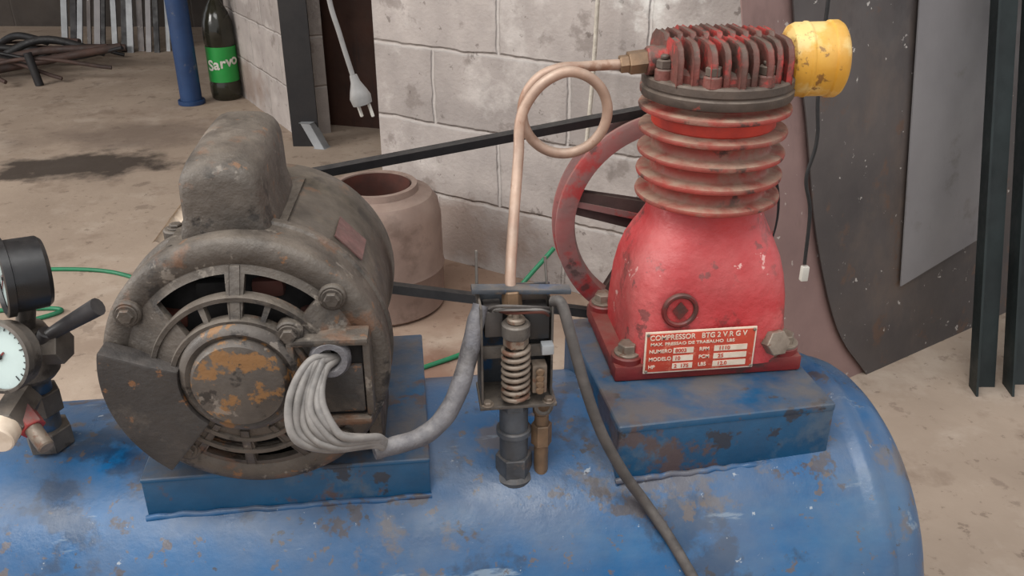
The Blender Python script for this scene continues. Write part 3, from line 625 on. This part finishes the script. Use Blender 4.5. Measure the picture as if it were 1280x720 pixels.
tube('adjusting_spring',hel,.0025,m_bolt,rt,n=2,seg=8)
cyl('spring_rod',(.0965,.755,.55),(.0965,.755,.655),.004,m_bolt,rt,16)
hexn('spring_nut',(.0965,.755,.617),(.0965,.755,.627),.0125,m_bolt,rt)
cyl('spring_cup',(.0965,.755,.627),(.0965,.755,.642),.0140,m_steel,rt)
cyl('spring_cup_top',(.0965,.755,.642),(.0965,.755,.648),.009,m_bolt,rt)
hexn('tube_nut',(.0960,.778,.640),(.0955,.781,.664),.010,m_brass,rt)
cyl('thin_rod_left',(.062,.79,.65),(.063,.80,.70),.0015,m_steel,rt,8)
cyl('thin_rod_right',(.133,.79,.65),(.131,.80,.69),.0015,m_steel,rt,8)
box('side_screw_block',(.120,.758,.578),(.015,.014,.032),m_bolt,rt,.002)
for k in range(4): cyl('screw_turn_%d'%k,(.120,.750,.567+.007*k),(.120,.7465,.567+.007*k),.0045,m_brass,rt,12)
box('contact_wire_plate',(.128,.758,.610),(.012,.012,.010),m_palegrey,rt,.001)
for k in range(3):
    tube('control_wire_%d'%k,[(.072+.004*k,.770,.648),(.080+.006*k,.752,.662-.004*k),(.112+.004*k,.750,.660-.003*k),(.130,.765,.650-.004*k)],.0016,(m_cable,m_wire,m_drumin)[k],rt,seg=6,n=8)
for i,(x,z) in enumerate(((.068,.556),(.130,.556))): bolt('base_screw_%d'%i,(x,.755,z-.006),(0,0,1),.005,m_bolt,rt,.003)
hexn('stem_hex_top',(.097,.775,.532),(.097,.775,.546),.016,m_fit,rt)
cyl('stem',(.097,.775,.445),(.097,.775,.535),.0150,m_fit,rt)
cyl('stem_collar',(.097,.775,.500),(.097,.775,.508),.0185,m_fit,rt)
hexn('stem_hex_low',(.097,.775,.450),(.097,.775,.474),.0195,m_fit,rt)
cyl('stem_weld',(.097,.775,.440),(.097,.775,.452),.022,m_fit,rt,bevel=.004)
rt=root('safety_valve',(.126,.775,.5))
cyl('valve_body',(.126,.772,.440),(.126,.772,.525),.0075,m_brass,rt)
hexn('valve_hex',(.126,.772,.486),(.126,.772,.512),.011,m_brass,rt)
cyl('valve_cap',(.126,.772,.525),(.126,.772,.542),.0095,m_brass,rt)
lathe('pull_ring',[(.006,0),(.008,.001),(.010,0),(.008,-.001),(.006,0)],(.126,.760,.540),(0,-1,.2),m_steel,rt,24,cap=False)

# ================================================================ GAUGES / REGULATOR (left)
rt=root('air_regulator',(-.40,.845,.476))
cyl('riser',(-.395,.848,.470),(-.395,.848,.60),.015,m_fit,rt)
hexn('riser_hex_low',(-.395,.848,.477),(-.395,.848,.50),.024,m_steel,rt)
hexn('riser_hex_mid',(-.395,.848,.52),(-.395,.848,.545),.022,m_steel,rt)
lathe('body',[(0,0),(.022,0),(.027,.006),(.027,.03),(.023,.04),(.026,.046),(.022,.056),(0,.06)],(-.392,.842,.565),(0,0,1),m_steel,rt,32,cap=False)
cyl('side_port',(-.392,.84,.60),(-.352,.835,.603),.014,m_fit,rt)
hexn('side_port_hex',(-.372,.837,.602),(-.350,.833,.604),.019,m_steel,rt)
tube('tap_handle',[(-.365,.83,.615),(-.345,.826,.628),(-.325,.822,.640),(-.305,.818,.652)],.0085,m_handle,rt,rf=lambda t:.75+.35*t)
cyl('tap_stem',(-.372,.832,.60),(-.362,.83,.622),.009,m_handle,rt)
cyl('arm_to_gauge',(-.39,.842,.61),(-.375,.835,.66),.009,m_steel,rt)
cyl('arm_lower',(-.388,.842,.58),(-.385,.79,.60),.010,m_steel,rt)
hexn('outlet_hex',(-.395,.82,.555),(-.40,.775,.548),.018,m_steel,rt)
cyl('outlet_cap',(-.40,.778,.548),(-.402,.758,.545),.016,m_cream,rt)
cyl('outlet_tail',(-.385,.79,.545),(-.362,.765,.528),.008,m_bolt,rt)
hexn('outlet_tail_nut',(-.395,.80,.552),(-.378,.783,.539),.013,m_rim,rt)
def gauge(nm,c,ax,R,dep,rt,mt):
    ax=V(ax).normalized(); c=V(c)
    lathe(nm+'_case',[(0,0),(R*.86,0),(R*.95,.004),(R*.95,dep-.008),(R*1.04,dep-.007),(R*1.04,dep),(R*.95,dep+.001),(R*.93,dep-.003)],c,ax,mt,rt,56,cap=False)
    lathe(nm+'_dial',[(0,dep-.004),(R*.94,dep-.004)],c,ax,m_glass,rt,48,cap=False)
    a,u,w=frame(ax); f=c+a*(dep-.0035)
    for k in range(21):
        t=math.radians(225-270*k/20); d=u*-math.cos(t)+w*math.sin(t); s=a.cross(d)*.0005
        l=.70 if k%5==0 else .78
        prism(nm+'_tick_%d'%k,[f+d*R*l-s,f+d*R*.86-s,f+d*R*.86+s,f+d*R*l+s],a*.0004,m_blackpl,rt)
    d=(u*.7+w*-.7); s=a.cross(d)*.0009
    prism(nm+'_needle',[f-d*R*.2-s,f+d*R*.7,f-d*R*.2+s],a*.001,m_redd,rt)
    cyl(nm+'_pin',f,f+a*.002,.003,m_blackpl,rt,16)
rt=root('pressure_gauge',(-.37,.83,.685))
gauge('gauge',(-.353,.838,.684),(-.85,-.5,.08),.037,.040,rt,m_blackpl)
rt=root('pressure_gauge.001',(-.38,.79,.62))
gauge('gauge',(-.384,.805,.615),(-.35,-.9,.25),.034,.024,rt,m_steel)

# ================================================================ LIGHT + CAMERA
w=bpy.data.worlds.new('World'); scn.world=w; w.use_nodes=True
bgn=w.node_tree.nodes['Background']; bgn.inputs[0].default_value=(.95,.97,1,1); bgn.inputs[1].default_value=.9
def area(name,loc,target,size,e,col=(1,1,1)):
    l=bpy.data.lights.new(name,'AREA'); l.shape='RECTANGLE'; l.size=size[0]; l.size_y=size[1]; l.energy=e; l.color=col
    o=bpy.data.objects.new(name,l); scn.collection.objects.link(o); o.location=loc
    o.rotation_euler=(V(target)-V(loc)).to_track_quat('-Z','Y').to_euler(); return o
area('skylight_opening',(-.5,.2,2.9),(.1,1.1,.4),(2.2,1.4),56,(1,.99,.96))
area('back_fill_light',(-4.2,1.6,2.4),(-1.4,3.6,.2),(2.5,2.0),190,(1,.97,.93))  # added fill for the back floor the roof slab darkens; no door there
cam=bpy.data.cameras.new('camera'); co=bpy.data.objects.new('camera',cam); scn.collection.objects.link(co)
co.location=(0,0,H); co.rotation_euler=(math.radians(64),0,-YAW)
cam.sensor_width=36; cam.lens=1120/1280*36; cam.clip_start=.02
scn.camera=co
scn.view_settings.view_transform='Standard'
